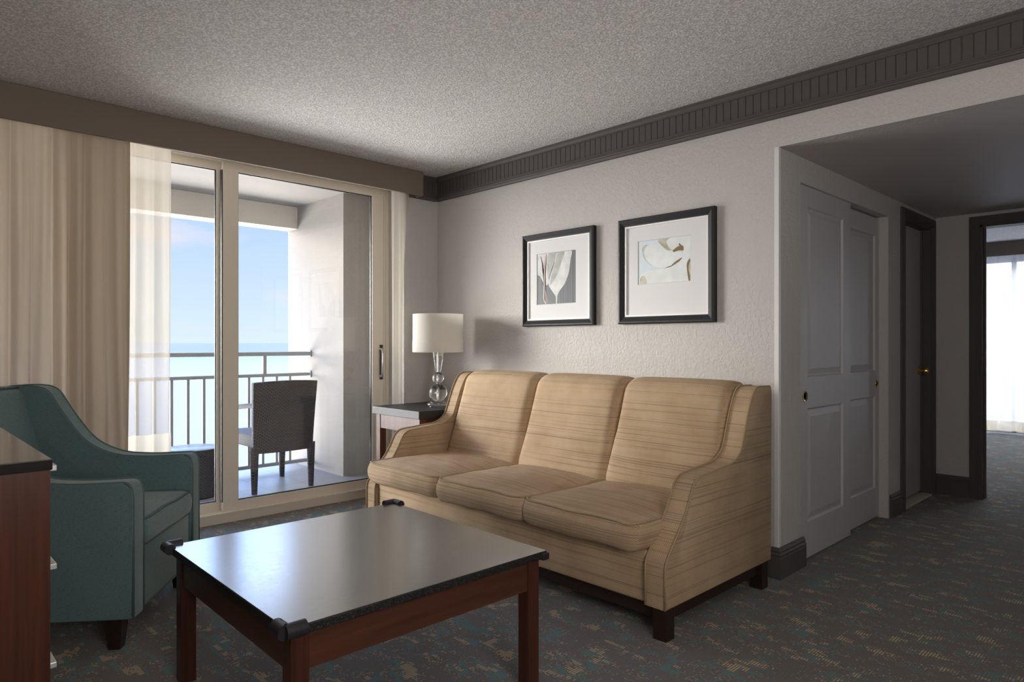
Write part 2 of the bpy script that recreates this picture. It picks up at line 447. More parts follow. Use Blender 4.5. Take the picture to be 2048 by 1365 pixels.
M_shade = m_cloth('white_linen_shade', (.95, .93, .88), 0, .45)
M_crystal = mat('clear_crystal', (1, 1, 1), .02, Transmission_Weight=1.0, IOR=1.5)
M_chrome = mat('satin_chrome', (.75, .75, .76), .18, Metallic=1.0)
M_frame = mat('black_picture_frame', (.010, .010, .013), .5)
M_mat = mat('white_mount_board', (.80, .79, .80), .8)
M_fillet = mat('white_frame_fillet', (.95, .94, .92), .35)
M_dressertop = mat('gloss_black_top', (.02, .017, .017), .10, IOR=1.7)
M_handle = mat('brushed_steel_pull', (.72, .71, .70), .35, Metallic=.4)

# ------------------------------------------------------------------ room dimensions
XW = 3.208      # sofa wall plane
YW = 4.17       # window wall plane
YC = 1.458      # closet wall plane (hall side)
H = 2.42; HH = 2.105
XL = -.35; YB = -2.6; XE = 5.91; YS = -1.2
XB = 10.6       # bedroom window wall

# ------------------------------------------------------------------ the setting
struct('floor', box(XL-.1, XB+.1, YB-.1, 4.36, -.12, 0), M_carpet)
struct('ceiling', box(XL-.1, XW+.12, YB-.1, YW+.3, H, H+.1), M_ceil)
struct('ceiling_hall', box(XW+.12, XE+.1, YS-.1, YC, HH, HH+.1), M_hallceil)
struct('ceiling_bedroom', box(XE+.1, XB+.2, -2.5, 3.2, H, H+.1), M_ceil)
struct('wall_left', box(XL-.12, XL, YB-.1, YW+.3, 0, H), M_wall)
struct('wall_back', box(XL-.1, XW+.12, YB-.12, YB, 0, H), M_wall)
# sofa wall + header over hall opening
bm = bmesh.new()
add_box(bm, XW, XW+.25, YC, YW+.35, 0, H)
add_box(bm, XW, XW+.12, YS, YC, HH, H)
add_box(bm, XW, XW+.12, YB, YS, 0, H)
struct('wall_right', bm, M_wall)
# window wall: jamb section right of the opening and head over it
bm = bmesh.new()
add_box(bm, 2.895, XW, YW, YW+.33, 0, H)
add_box(bm, XL, 2.895, YW, YW+.33, 2.33, H)
struct('wall_window', bm, M_wall)
# closet wall, facing the hall: pier, over-door, pier, over hall door, end
X1, X2 = 3.46, 4.817; X3, X4 = 5.126, 5.79
bm = bmesh.new()
add_box(bm, XW+.25, X1, YC, YC+.12, 0, HH)
add_box(bm, XW, XE+.12, YC+.0, YC+.12, 1.975, HH) if False else add_box(bm, X1, X2, YC, YC+.12, 1.975, HH)
add_box(bm, X2, X3, YC, YC+.12, 0, HH)
add_box(bm, X3, X4, YC, YC+.12, 2.012, HH)
add_box(bm, X4, XE, YC, YC+.12, 0, HH)
add_box(bm, XW+.25, XE+.12, 2.1, 2.2, 0, HH+.1)       # closet back
add_box(bm, XW+.25, XE+.12, YC+.12, 2.1, HH, HH+.1)   # closet lid
add_box(bm, XW, XW+.25, YC, YC+.0, 0, HH) if False else None
struct('wall_closet', bm, M_wall)
# hall end wall with bedroom opening
Y1, Y2 = .30, 1.172
bm = bmesh.new()
add_box(bm, XE, XE+.12, Y2, 2.1, 0, HH+.315)
add_box(bm, XE, XE+.12, Y1, Y2, 2.035, H)
add_box(bm, XE, XE+.12, YS, Y1, 0, H)
struct('wall_hall_end', bm, M_wall)
struct('wall_hall_side', box(XW+.12, XE+.12, YS-.12, YS, 0, HH+.1), M_wall)
# bedroom
bm = bmesh.new()
add_box(bm, XE+.12, XB+.2, 3.1, 3.2, 0, H); add_box(bm, XE+.12, XB+.2, -2.5, -2.4, 0, H); add_box(bm, XE, XE+.12, 2.2, 3.2, 0, H); add_box(bm, XE, XE+.12, -2.5, YS-.12, 0, H)
add_box(bm, XB, XB+.15, 2.9, 3.1, 0, H); add_box(bm, XB, XB+.15, -2.4, -.6, 0, H); add_box(bm, XB, XB+.15, -.6, 2.9, 2.25, H)
struct('wall_bedroom', bm, M_wall)

# crown band: beadboard between mouldings
def crown(name, fixed, a0, a1, along, sign):
    """along 'y': band on plane x=fixed, projecting to -x; along 'x': band on plane y=fixed projecting to -y"""
    bm = bmesh.new()
    def bx(a, b, d, z0, z1):
        if along == 'y': add_box(bm, fixed-d, fixed, a, b, z0, z1)
        else: add_box(bm, a, b, fixed-d, fixed, z0, z1)
    bx(a0, a1, .016, 2.27, 2.40)
    n = int((a1-a0)/.04); w = (a1-a0)/n
    for i in range(n): bx(a0+i*w+.0022, a0+(i+1)*w-.0022, .020, 2.272, 2.397)
    # mouldings as profiled prisms; profile in (distance from wall, z)
    top = [(0, 2.42), (.045, 2.42), (.045, 2.412), (.036, 2.406), (.030, 2.398), (.026, 2.394), (.026, 2.386), (0, 2.386)]
    bot = [(0, 2.243), (.020, 2.243), (.024, 2.250), (.026, 2.256), (.034, 2.258), (.036, 2.264), (.028, 2.268), (.028, 2.276), (.032, 2.279), (.032, 2.285), (.020, 2.289), (0, 2.289)]
    for pr_ in (top, bot):
        add_prism(bm, [(fixed-d, z) for d, z in pr_], a0, a1, 'y' if along == 'y' else 'x')
    return struct(name, bm, M_trim)
crown('trim_1', XW, YB, YW-.02, 'y', -1)
crown('trim_2', YW, 2.93, XW-.021, 'x', -1)

# baseboards: profile (distance, z)
BP = [(0, 0), (.018, 0), (.018, .100), (.016, .106), (.018, .112), (.018, .118), (.012, .126), (.014, .134), (.008, .146), (.003, .15), (0, .15)]
def base_prof(bm, p0, p1, nrm, m0=0, m1=0):
    """run profile from p0 to p1 (2-D), with outward normal nrm"""
    A = []; B = []; t_ = (Vector(p1)-Vector(p0)).normalized()
    for d, z in BP:
        A.append(bm.verts.new((p0[0]+nrm[0]*d-t_.x*d*m0, p0[1]+nrm[1]*d-t_.y*d*m0, z))); B.append(bm.verts.new((p1[0]+nrm[0]*d+t_.x*d*m1, p1[1]+nrm[1]*d+t_.y*d*m1, z)))
    n = len(BP)
    for i in range(n): bm.faces.new([A[i], A[(i+1) % n], B[(i+1) % n], B[i]])
    bm.faces.new(A); bm.faces.new(B[::-1])
def baseboard(name, *runs):
    bm = bmesh.new()
    for r in runs: base_prof(bm, *r)
    return struct(name, bm, M_trim)
baseboard('baseboard_right', ((XW, YC), (XW, YW), (-1, 0), 1, 0), ((XW, YC), (X1+.03, YC), (0, -1), 1, 0))
baseboard('baseboard_hall', ((X2+.025, YC), (X3-.07, YC), (0, -1)))
baseboard('baseboard_hall_end', ((XE, Y2+.065), (XE, YC), (-1, 0)))
baseboard('baseboard_window', ((2.895, YW), (XW-.02, YW), (0, -1)))
baseboard('baseboard_left', ((XL, YB), (XL, YW), (1, 0)))
baseboard('baseboard_back', ((XL, YB), (XW, YB), (0, 1)))

# plastic corner guard on the wall end
bm = bmesh.new()
add_prism(bm, [(XW, YC), (XW+.022, YC), (XW+.021, YC-.002), (XW, YC-.003), (XW-.002, YC-.002), (XW-.003, YC), (XW-.002, YC+.021), (XW, YC+.022)], .151, HH, 'z')
struct('trim_3', bm, M_white)

# closet sliding doors
def panel_door(name, x0, x1, yf, z0, z1, pull_x, pull_z, label_y=0):
    bm = bmesh.new(); th = .035; w = x1-x0; s = .115
    rails = [(z0, z0+.19), (z0+.79, z0+.955), (z1-.115, z1)]
    add_box(bm, x0, x0+s, yf, yf+th, z0, z1); add_box(bm, x1-s, x1, yf, yf+th, z0, z1)
    for a, b in rails: add_box(bm, x0+s, x1-s, yf, yf+th, a, b)
    for a, b in ((rails[0][1], rails[1][0]), (rails[1][1], rails[2][0])):
        # recessed moulding sloping in, then raised field
        X = (x0+s, x1-s); m = .035
        def ringv(i, y): return [bm.verts.new(p) for p in ((X[0]+i, y, a+i), (X[1]-i, y, a+i), (X[1]-i, y, b-i), (X[0]+i, y, b-i))]
        rs = [ringv(0, yf), ringv(.008, yf+.011), ringv(.014, yf+.011), ringv(.045, yf+.003)]
        for A, B in zip(rs, rs[1:]):
            for k in range(4): bm.faces.new([A[k], A[(k+1) % 4], B[(k+1) % 4], B[k]])
        bm.faces.new(rs[-1])
        add_box(bm, X[0], X[1], yf+.02, yf+th, a, b)
    d = obj(name, bm, M_door); d['kind'] = 'structure'
    b2 = bmesh.new(); add_lathe(b2, [(0, .002), (.014, .001), (.020, -.001), (.024, -.004), (.027, -.004), (.028, 0)], 24)
    bmesh.ops.transform(b2, matrix=Matrix.Translation((pull_x, yf, pull_z)) @ Matrix.Rotation(PI/2, 4, 'X') @ Matrix.Scale(-1, 4, (0, 0, 1)), verts=b2.verts)
    p = obj('finger_pull', b2, M_brass, d, 40)
    return d
panel_door('door_1', 3.475, 4.205, YC+.018, .012, 1.985, 3.556, .868)
panel_door('door_2', 4.13, 4.86, YC+.056, .012, 1.965, 4.775, .882)
struct('trim_4', box(X1, X2, YC+.095, YC+.115, 1.955, 1.974), M_gasket)

# hall door with casing, leaf, knob, marble threshold
def casing(bm, p0, p1, z1, axis, face, nrm, w=.068, reveal=.0):
    """stepped casing around an opening p0..p1 on plane face; axis 'x' => opening along x on y=face"""
    steps = [(0, w, .012), (.010, w-.006, .018), (.022, w-.024, .022)]
    for a, b, d in steps:
        lo = sorted((face, face+nrm*d))
        def bx(u0, u1, za, zb):
            if axis == 'x': add_box(bm, u0, u1, lo[0], lo[1], za, zb)
            else: add_box(bm, lo[0], lo[1], u0, u1, za, zb)
        bx(p0-b, p0-a, 0, z1+b); bx(p1+a, p1+b, 0, z1+b); bx(p0-a, p1+a, z1+a, z1+b)
bm = bmesh.new(); casing(bm, X3, X4, 2.010, 'x', YC, -1, w=.066)
add_box(bm, X3-.001, X3+.012, YC, YC+.115, 0, 2.012); add_box(bm, X4-.014, X4+.001, YC-.001, YC+.115, 0, 2.012); add_box(bm, X3, X4, YC, YC+.115, 2.000, 2.012)
add_box(bm, X4-.028, X4-.014, YC+.052, YC+.066, 0, 2.0)
d3 = struct('door_3', box(X3+.012, X4-.014, YC+.066, YC+.105, .03, 1.998), M_halldoor)
obj('door_casing', bm, M_trim, d3)
b = bmesh.new(); add_lathe(b, [(0, 0), (.031, 0), (.031, .006), (.012, .012), (.010, .034), (.022, .042), (.027, .054), (.023, .066), (0, .070)], 28)
bmesh.ops.transform(b, matrix=Matrix.Translation((X4-.08, YC+.066, .940)) @ Matrix.Rotation(PI/2, 4, 'X'), verts=b.verts)
obj('door_knob', b, M_brass, d3, 40)
struct('trim_5', box(X3+.012, X4-.014, YC-.01, YC+.13, 0.0, .014, bevel=.003), M_marble)
# bedroom opening casing
bm = bmesh.new(); casing(bm, Y1, Y2, 2.015, 'y', XE, -1, w=.066); casing(bm, Y1, Y2, 2.015, 'y', XE+.12, 1, w=.066)
add_box(bm, XE-.001, XE+.121, Y2-.014, Y2+.001, 0, 2.015); add_box(bm, XE-.001, XE+.121, Y1-.001, Y1+.014, 0, 2.015); add_box(bm, XE-.001, XE+.121, Y1, Y2, 2.001, 2.036)
add_box(bm, XE+.05, XE+.064, Y2-.026, Y2-.014, 0, 2.001)
struct('trim_6', bm, M_trim)

# ------------------------------------------------------------------ sliding balcony door (window_1)
def bars(bm, x0, x1, z0, z1, y0, y1, l, r, b, t_):
    add_box(bm, x0, x0+l, y0, y1, z0, z1); add_box(bm, x1-r, x1, y0, y1, z0, z1)
    add_box(bm, x0+l, x1-r, y0, y1, z0, z0+b); add_box(bm, x0+l, x1-r, y0, y1, z1-t_, z1)
def gasket(bm, x0, x1, z0, z1, y0, y1, w=.006):
    bars(bm, x0, x1, z0, z1, y0, y1, w, w, w, w)
WX0, WX1 = XL, 2.895
bm = bmesh.new()
add_box(bm, WX0, WX1, 4.355, 4.50, -.01, .062)          # sill track
add_box(bm, WX0, WX1, 4.350, 4.357, .056, .064)         # bright lip
add_box(bm, WX0, WX1, 4.375, 4.50, 2.315, 2.34)         # head track
add_box(bm, 2.872, WX1, 4.37, 4.50, .06, 2.315)       # right jamb
add_box(bm, 2.858, 2.872, 4.385, 4.40, .06, 2.315)
win = struct('window_1', bm, M_alum)
def sash(name, x0, x1, y, l, r, t_=.055, b=.062):
    bm = bmesh.new(); z0, z1 = .062, 2.315
    bars(bm, x0, x1, z0, z1, y, y+.036, l, r, b, t_)
    o = obj(name, bm, M_alum, win)
    g = bmesh.new(); gasket(g, x0+l, x1-r, z0+b, z1-t_, y+.012, y+.026, .006); obj('gasket', g, M_gasket, o)
    obj('glass_pane', box(x0+l+.004, x1-r-.004, y+.017, y+.022, z0+b+.004, z1-t_-.004), M_glass, o)
    return o
sr = sash('sliding_panel', 1.652, 2.860, 4.385, .098, .102)
sash('fixed_panel', .40, 1.700, 4.430, .05, .070, t_=.050)
obj('interlock_seal', box(1.645, 1.6525, 4.39, 4.418, .125, 2.26), M_gasket, sr)
sash('fixed_panel', XL, .48, 4.385, .06, .06)
# pull handle on right stile
bm = bmesh.new(); hx = 2.835
add_box(bm, hx-.014, hx+.014, 4.378, 4.3855, .87, 1.135, bevel=.003)
obj('handle_plate', bm, M_bronze, sr)
bm = bmesh.new(); add_tube(bm, [(hx-.012, 4.382, .895), (hx-.012, 4.350, .90), (hx-.012, 4.346, .93), (hx-.012, 4.346, 1.07), (hx-.012, 4.350, 1.10), (hx-.012, 4.382, 1.105)], .009, 10)
obj('pull_handle', bm, M_chrome, sr, 60)

# valance and crown return
v = thing('window_valance', 'brown fabric window valance box running along the ceiling above the balcony door', 'valance', (0, 4.05, 2.24))
bm = bmesh.new(); add_box(bm, XL, 2.987, 0, .022, 0, .179, bevel=.003); obj('front_board', bm, M_valance, v)
bm = bmesh.new(); add_box(bm, 2.965, 2.987, .022, .075, 0, .179); obj('end_board', bm, M_valance, v)

# ------------------------------------------------------------------ curtains
def curtain_bm(a0, a1, z0, z1, base, amp, pitch, axis='x', seed=1, nz=26, top_gather=1.0, edge=None, dens=9):
    """pleated hanging cloth along axis, centred on coordinate base in the other axis"""
    rnd = random.Random(seed); bm = bmesh.new()
    n = max(8, int((a1-a0)/pitch*dens)); rows = []
    fr = [(2*PI/(pitch*rnd.uniform(.7, 1.5)), rnd.uniform(0, 6.28), rnd.uniform(.35, 1)) for _ in range(3)]
    for j in range(nz+1):
        tz = j/nz; z = z1+(z0-z1)*tz; row = []
        g = .45+.55*min(1, tz*3.5)
        e1 = a1 if edge is None else edge(z)
        for i in range(n+1):
            u = i/n; a = a0+(e1-a0)*u
            sft = .018*math.sin(u*9+tz*2.2)*tz
            w = sum(c*math.sin(f*(a-a0+sft*(1+k))+p) for k, (f, p, c) in enumerate(fr))/sum(c for _, _, c in fr)
            w = math.copysign(abs(w)**.8, w)
            ph_ = math.pi*(a-a0+sft*.6)/pitch+1.1*math.sin((a-a0)*5.3+seed)+.5*math.sin((a-a0)*17+seed*2)
            w = .35*w+.65*(1-2*abs(math.sin(ph_))**.75)
            d = amp*g*w
            row.append(bm.verts.new((a+sft*.5, base+d, z) if axis == 'x' else (base+d, a+sft*.5, z)))
        rows.append(row)
    for A, B in zip(rows, rows[1:]):
        for i in range(n): bm.faces.new([A[i], A[i+1], B[i+1], B[i]])
    return bm
dr_ = obj('tan_drape', curtain_bm(XL+.01, 1.06, .02, 2.325, 4.158, .034, .075, seed=3, dens=14), M_drape, None, 180)
tag(dr_, 'tan pleated drape gathered at the left side of the balcony door', 'curtain')
sh = obj('sheer_curtain', curtain_bm(.72, 1.296, .62, 2.325, 4.238, .022, .10, seed=11, dens=14), M_sheer, None, 180)
tag(sh, 'translucent cream sheer curtain hanging at the edge of the tan drape', 'curtain')
obj('hem_band', curtain_bm(.72, 1.296, .02, .62, 4.238, .022, .10, seed=11, dens=14, nz=10), M_hem, sh, 180)
def edge_r(z): 
    t_ = max(0, min(1, (z-1.45)/.8)); return 2.872+.058*t_**1.6
s2 = obj('sheer_curtain', curtain_bm(2.772, 2.90, .02, 2.325, 4.154, .010, .06, seed=5, edge=edge_r, dens=12), M_sheer, None, 180)
tag(s2, 'narrow strip of sheer curtain hanging at the right end of the brown valance', 'curtain')

# ------------------------------------------------------------------ balcony
XS = 3.018
struct('floor_balcony', box(-1.4, 4.3, 4.50, 6.2, -.15, -.02), M_tile)
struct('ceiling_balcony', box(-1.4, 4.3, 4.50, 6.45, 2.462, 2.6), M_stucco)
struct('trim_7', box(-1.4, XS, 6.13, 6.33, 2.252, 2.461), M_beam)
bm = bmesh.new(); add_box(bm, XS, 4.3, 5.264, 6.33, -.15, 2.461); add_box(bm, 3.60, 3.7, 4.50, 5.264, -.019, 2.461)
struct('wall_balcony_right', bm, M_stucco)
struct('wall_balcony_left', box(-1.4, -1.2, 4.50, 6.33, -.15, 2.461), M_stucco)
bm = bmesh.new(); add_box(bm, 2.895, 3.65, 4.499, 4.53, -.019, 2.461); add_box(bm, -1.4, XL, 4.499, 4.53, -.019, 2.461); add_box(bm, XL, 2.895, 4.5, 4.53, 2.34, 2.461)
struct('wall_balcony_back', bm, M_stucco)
def railing(name, label, a0, a1, fixed, axis='x', z=-.02):
    r = thing(name, label, 'railing', (0, 0, 0))
    def P(a, d, zz): return (a, fixed+d, zz) if axis == 'x' else (fixed+d, a, zz)
    def bar(nm, a, b, d0, d1, z0, z1, bev=.006):
        bm = bmesh.new()
        if axis == 'x': add_box(bm, a, b, fixed+d0, fixed+d1, z0, z1, bevel=bev)
        else: add_box(bm, fixed+d0, fixed+d1, a, b, z0, z1, bevel=bev)
        return obj(nm, bm, M_rail, r)
    bar('top_rail', a0, a1, -.03, .03, 1.03, 1.068, .008)
    bar('middle_rail', a0, a1, -.018, .018, .842, .872)
    bar('bottom_rail', a0, a1, -.018, .018, .035, .068)
    n = int((a1-a0)/.127)
    for i in range(n):
        a = a1-.20-i*.127
        if a < a0+.02: break
        bar('baluster', a-.011, a+.011, -.011, .011, .066, .843, .002)
    k = a1-.44
    while k > a0+.05:
        bar('post', k-.016, k+.016, -.016, .016, .871, 1.031, .002); k -= 1.35
    if axis == 'x':
        for zz in (.857, 1.049):
            b = bmesh.new(); add_box(b, a1-.012, a1, -.036+fixed, .036+fixed, zz-.03, zz+.03, bevel=.004); obj('wall_flange', b, M_rail, r)
    return r
railing('balcony_railing', 'grey metal balcony railing with vertical balusters in front of the sea', -1.2, XS, 5.88)

# sea
bm = bmesh.new()
ys = [7, 60, 400, 3000, 30000]
R0 = [bm.verts.new((x, y, 0)) for (x, y) in ((-40000, -30000), (40000, -30000), (40000, 45000), (-40000, 45000))]
bm.faces.new(R0)
sea = struct('sea', bm, M_sea); sea.location = (0, 0, -24)

# wicker armchair seen from behind
def wicker_chair():
    x0, x1 = 2.135, 2.66; yb, yf = 5.08, 5.66; fz = -.02
    t_ = thing('wicker_armchair', 'dark wicker armchair on the balcony with its back to the glass door', 'chair', ((x0+x1)/2, 5.36, fz))
    cx, cy = (x0+x1)/2, 5.36
    def L(p): return (p[0]-cx, p[1]-cy, p[2]-fz)
    def bxl(nm, *a, bev=.008, m=M_wicker):
        bm = box(*a, bevel=bev); bmesh.ops.translate(bm, vec=(-cx, -cy, -fz), verts=bm.verts); return obj(nm, bm, m, t_)
    # back: curved shell, wider at the top, with a real thickness
    bm = bmesh.new(); nu, nz = 14, 14; th = .035; G = {}
    for s in (0, 1):
        for j in range(nz+1):
            z = .29+(.842-.29)*j/nz
            for i in range(nu+1):
                u = i/nu*2-1; w = .245+.020*(j/nz)
                y = yb+.02-.035*(1-u*u)*1.0-.045*(j/nz)**1.5+s*th
                zz = z+(.012*(1-u*u) if j == nz else 0)
                G[s, i, j] = bm.verts.new(((x0+x1)/2+u*w-cx, y-cy, zz-fz))
    def q(a, b, c, d): bm.faces.new([G[a], G[b], G[c], G[d]])
    for j in range(nz):
        for i in range(nu):
            q((0, i, j), (0, i+1, j), (0, i+1, j+1), (0, i, j+1)); q((1, i, j), (1, i, j+1), (1, i+1, j+1), (1, i+1, j))
        for i in (0, nu): q((0, i, j), (0, i, j+1), (1, i, j+1), (1, i, j))
    for i in range(nu):
        for j in (0, nz): q((0, i, j), (0, i+1, j), (1, i+1, j), (1, i, j))
    obj('backrest', bm, M_wicker, t_, 50)
    bxl('seat', x0+.02, x1-.02, yb+.03, yf+.03, .33, .43, bev=.02)
    for xx in (x0+.028, x1-.028):
        for yy in (yb+.03, yf-.02):
            bm = bmesh.new(); add_tube(bm, [L((xx, yy, -.02)), L((xx, yy, .34))], .03, 12, taper=[.021, .034]); obj('leg', bm, M_wicker, t_, 50)
        bm = bmesh.new(); add_tube(bm, [L((xx, yb+.0, .66)), L((xx, yb+.15, .655)), L((xx, yf-.12, .62)), L((xx, yf-.02, .585)), L((xx, yf, .50)), L((xx, yf-.01, .34))], .02, 10); obj('armrest', bm, M_wicker, t_, 60)
    return t_
wicker_chair()
# wicker drum table
dt = thing('wicker_drum_table', 'round dark wicker drum side table on the balcony left of the wicker chair', 'table', (1.81, 5.40, -.02))
bm = bmesh.new(); add_lathe(bm, [(.185, 0), (.20, .01), (.205, .20), (.20, .362), (.194, .366), (.19, .355)], 40); obj('drum_body', bm, M_wicker, dt, 40)
M_tabletop = mat('grey_woven_top', (.20, .22, .26), .3); t = NT(M_tabletop); t.bump(t.noise(t.mapping(t.obj(), (160, 40, 1)), 1, 2), .4, .003)
bm = bmesh.new(); add_lathe(bm, [(0, .37), (.185, .37), (.19, .366), (.19, .358), (0, .358)], 40); obj('table_top', bm, M_tabletop, dt, 40)

# ------------------------------------------------------------------ sofa
SY0, SY1 = 1.43, 3.545; AW = .098
sf = thing('three_seat_sofa', 'tan striped three-seat sofa with low wing arms standing against the wall under two pictures', 'sofa', (2.62, (SY0+SY1)/2, 0))
SO = Vector((2.62, (SY0+SY1)/2, 0))
def loc(bm, o=SO): bmesh.ops.translate(bm, vec=-o, verts=bm.verts); return bm
arm_poly = [(3.072, .128), (3.072, .945), (2.915, .948), (2.860, .86), (2.785, .665), (2.715, .625), (2.405, .602), (2.335, .468), (2.225, .345), (2.19, .30), (2.19, .128)]
arm_rad = [.0, .02, .05, .10, .07, .07, .05, .10, .06, .05, .0]
arm = fillet(arm_poly, arm_rad, 6)
# densify long edges so bevel stays even
for y0 in (SY0, SY1-AW):
    bm = bmesh.new(); add_prism(bm, arm, y0, y0+AW, 'y', bevel=.010, seg=3)
    o = obj('arm', loc(bm), M_sofa, sf, 55)
    for yy in (y0+.004, y0+AW-.004):
        k = bmesh.new(); add_tube(k, [(x-.003, yy, z+.002) for x, z in arm[1:]], .0042, 6)
        obj('piping', loc(k), M_pipe, o, 180)
yi0, yi1 = SY0+AW, SY1-AW
bm = bmesh.new(); add_box(bm, 2.205, 3.05, yi0, yi1, .128, .335, bevel=.012); obj('seat_base', loc(bm), M_sofa, sf, 50)
bm = bmesh.new(); add_box(bm, 2.98, 3.065, yi0, yi1, .30, .93, bevel=.012); obj('back_frame', loc(bm), M_sofa, sf, 50)
ycut = [yi0, 2.153, 2.790, yi1]
back_prof = [(2.70, .40), (3.02, .40), (3.062, .80), (3.062, .935), (3.03, .962), (2.955, .966), (2.875, .925), (2.80, .70)]
bprof = fillet(back_prof, [.03, .03, .05, .03, .03, .05, .07, .35], 6)
for a, b in zip(ycut, ycut[1:]):
    # lofted cushion: profile swells towards the middle of its width
    bm = bmesh.new(); rows = []
    n = 22; cxp = sum(p[0] for p in bprof)/len(bprof); czp = sum(p[1] for p in bprof)/len(bprof)
    for i in range(n+1):
        u = i/n; y = a+.002+(b-a-.004)*u; e = min(u, 1-u)*(b-a)
        r = .045
        k = 1 if e > r else math.sqrt(max(0, 1-(1-e/r)**2))
        sw = .014*(1-(2*u-1)**4)
        rows.append([])
        for x, z in bprof:
            d = Vector((x-cxp, z-czp)); s = 1-.055*(1-k)/max(d.length, .1)
            q = Vector((cxp, czp))+d*s
            fx = -sw if x < 2.95 else 0; fz = sw*.5 if z > .9 else 0
            rows[-1].append(bm.verts.new((q.x+fx, y, q.y+fz)))
    m = len(bprof)
    for A, B in zip(rows, rows[1:]):
        for i in range(m): bm.faces.new([A[i], A[(i+1) % m], B[(i+1) % m], B[i]])
    bm.faces.new(rows[0]); bm.faces.new(rows[-1][::-1])
    obj('back_cushion', loc(bm), M_sofa, sf, 60)
for k, (a, b) in enumerate(zip(ycut, ycut[1:])):
    bm, ol = cushion_bm(2.135, 2.80, a+.004, b-.004, .338, .446, crown=.030, bulge=.020, r=.055, seed=20+k)
    o = obj('seat_cushion', loc(bm), M_sofa, sf, 180)
    q = bmesh.new(); add_tube(q, ol, .005, 6, closed=True); obj('piping', loc(q), M_pipe, o, 180)
bm = bmesh.new()
add_box(bm, 2.235, 2.262, SY0+.03, SY1-.03, .07, .128); add_box(bm, 3.00, 3.03, SY0+.03, SY1-.03, .07, .128)
add_box(bm, 2.262, 3.0, SY0+.03, SY0+.055, .07, .128); add_box(bm, 2.262, 3.0, SY1-.055, SY1-.03, .07, .128)
obj('plinth_rail', loc(bm), M_darkwood, sf)
for x in (2.205, 3.00):
    for y in (SY0+.012, SY1-.072):
        bm = box(x, x+.06, y, y+.06, 0, .128, bevel=.003); obj('leg', loc(bm), M_darkwood, sf)

# ------------------------------------------------------------------ coffee table
ct = thing('coffee_table', 'low cherry wood coffee table with glossy black speckled top in front of the sofa', 'table', (1.192, 1.998, 0), -.014)
CO = Vector((1.186, 1.998, 0)); tx0, tx1, ty0, ty1 = .733, 1.638, 1.538, 2.458; tz = .458
tt = obj('table_top', loc(box(tx0, tx1, ty0, ty1, tz-.026, tz-.0015, bevel=.003), CO), M_edge, ct)
lam = obj('glossy_laminate', loc(box(tx0+.002, tx1-.002, ty0+.002, ty1-.002, tz-.0016, tz), CO), M_granite, tt)
ix = .019; ax0, ax1, ay0, ay1 = tx0+ix, tx1-ix, ty0+ix, ty1-ix; lw = .050
for x in (ax0, ax1-lw):
    for y in (ay0, ay1-lw): obj('leg', loc(box(x, x+lw, y, y+lw, 0, tz-.024, bevel=.003), CO), M_cherry, ct)
obj('apron', loc(box(ax0+lw, ax1-lw, ay0+.005, ay0+.027, tz-.125, tz-.024), CO), M_cherry_y, ct)
obj('apron', loc(box(ax0+lw, ax1-lw, ay1-.027, ay1-.005, tz-.125, tz-.024), CO), M_cherry_y, ct)
obj('apron', loc(box(ax0+.005, ax0+.027, ay0+lw, ay1-lw, tz-.125, tz-.024), CO), M_cherry_r, ct)
obj('apron', loc(box(ax1-.027, ax1-.005, ay0+lw, ay1-lw, tz-.125, tz-.024), CO), M_cherry_r, ct)
def corner_guard(cx_, cy_, sx, sy, L1=.045, r=.018):
    """two hollow foam sleeves meeting at the corner, C-shaped around the edge"""
    bm = bmesh.new()
    c = [(a, tz-.011) for a in (0,)]
    def sleeve(p, q):
        add_tube(bm, [p, q], r, 14)
    z = tz-.004
    a = (cx_+sx*.004, cy_+sy*.004, z); 
    sleeve((cx_+sx*.008, cy_+sy*.006, z), (cx_-sx*L1, cy_+sy*.006, z)); sleeve((cx_+sx*.006, cy_+sy*.008, z), (cx_+sx*.006, cy_-sy*L1, z))
    bmesh.ops.scale(bm, vec=(1, 1, 1), verts=bm.verts)
    o = obj('corner_guard', loc(bm, CO), M_foam, ct, 50); o['label'] = 'black foam corner guard'
corner_guard(tx0, ty1, -1, 1); corner_guard(tx1, ty1, 1, 1); corner_guard(tx0, ty0, -1, -1, .045, .020)
bm = bmesh.new(); add_box(bm, tx1-.025, tx1+.006, ty0-.006, ty0+.02, tz-.030, tz-.006, bevel=.004); o = obj('corner_guard', loc(bm, CO), M_foam, ct); o['label'] = 'torn remains of black foam corner guard'

# ------------------------------------------------------------------ armchair
AO = Vector((.717, 2.78, 0)); ang = math.atan2(-.6, .8)
# local frame: +x forward (chair front at x=0), +y from near side to far side
ac = thing('armchair', 'teal upholstered armchair with swooping arms between the dresser and the balcony door', 'armchair', tuple(AO), ang)
CW = .735; AT = .105
ap = [(-.84, .12), (-.86, .945), (-.72, .955), (-.63, .945), (-.55, .81), (-.46, .69), (-.34, .632), (-.20, .622), (-.012, .628), (0, .58), (0, .12)]
ar = fillet(ap, [.0, .03, .04, .05, .09, .08, .10, .06, .035, .03, 0], 6)
for y0 in (0, CW-AT):
    bm = bmesh.new(); add_prism(bm, ar, y0, y0+AT, 'y', bevel=.016, seg=3); o = obj('arm', bm, M_teal, ac, 55)
    for yy in (y0+.008, y0+AT-.008):
        k = bmesh.new(); add_tube(k, [(x+(-.002), yy, z) for x, z in ar[1:]][:] , .0058, 6); obj('piping', k, M_tealpipe, o, 180)
    k = bmesh.new(); add_tube(k, [(-.84, y0+(.002 if y0 == 0 else AT-.002), .125), (-.002, y0+(.002 if y0 == 0 else AT-.002), .125)], .005, 6); obj('piping', k, M_tealpipe, o, 180)
bm = box(-.80, -.012, AT, CW-AT, .12, .37, bevel=.01); obj('seat_base', bm, M_teal, ac, 50)
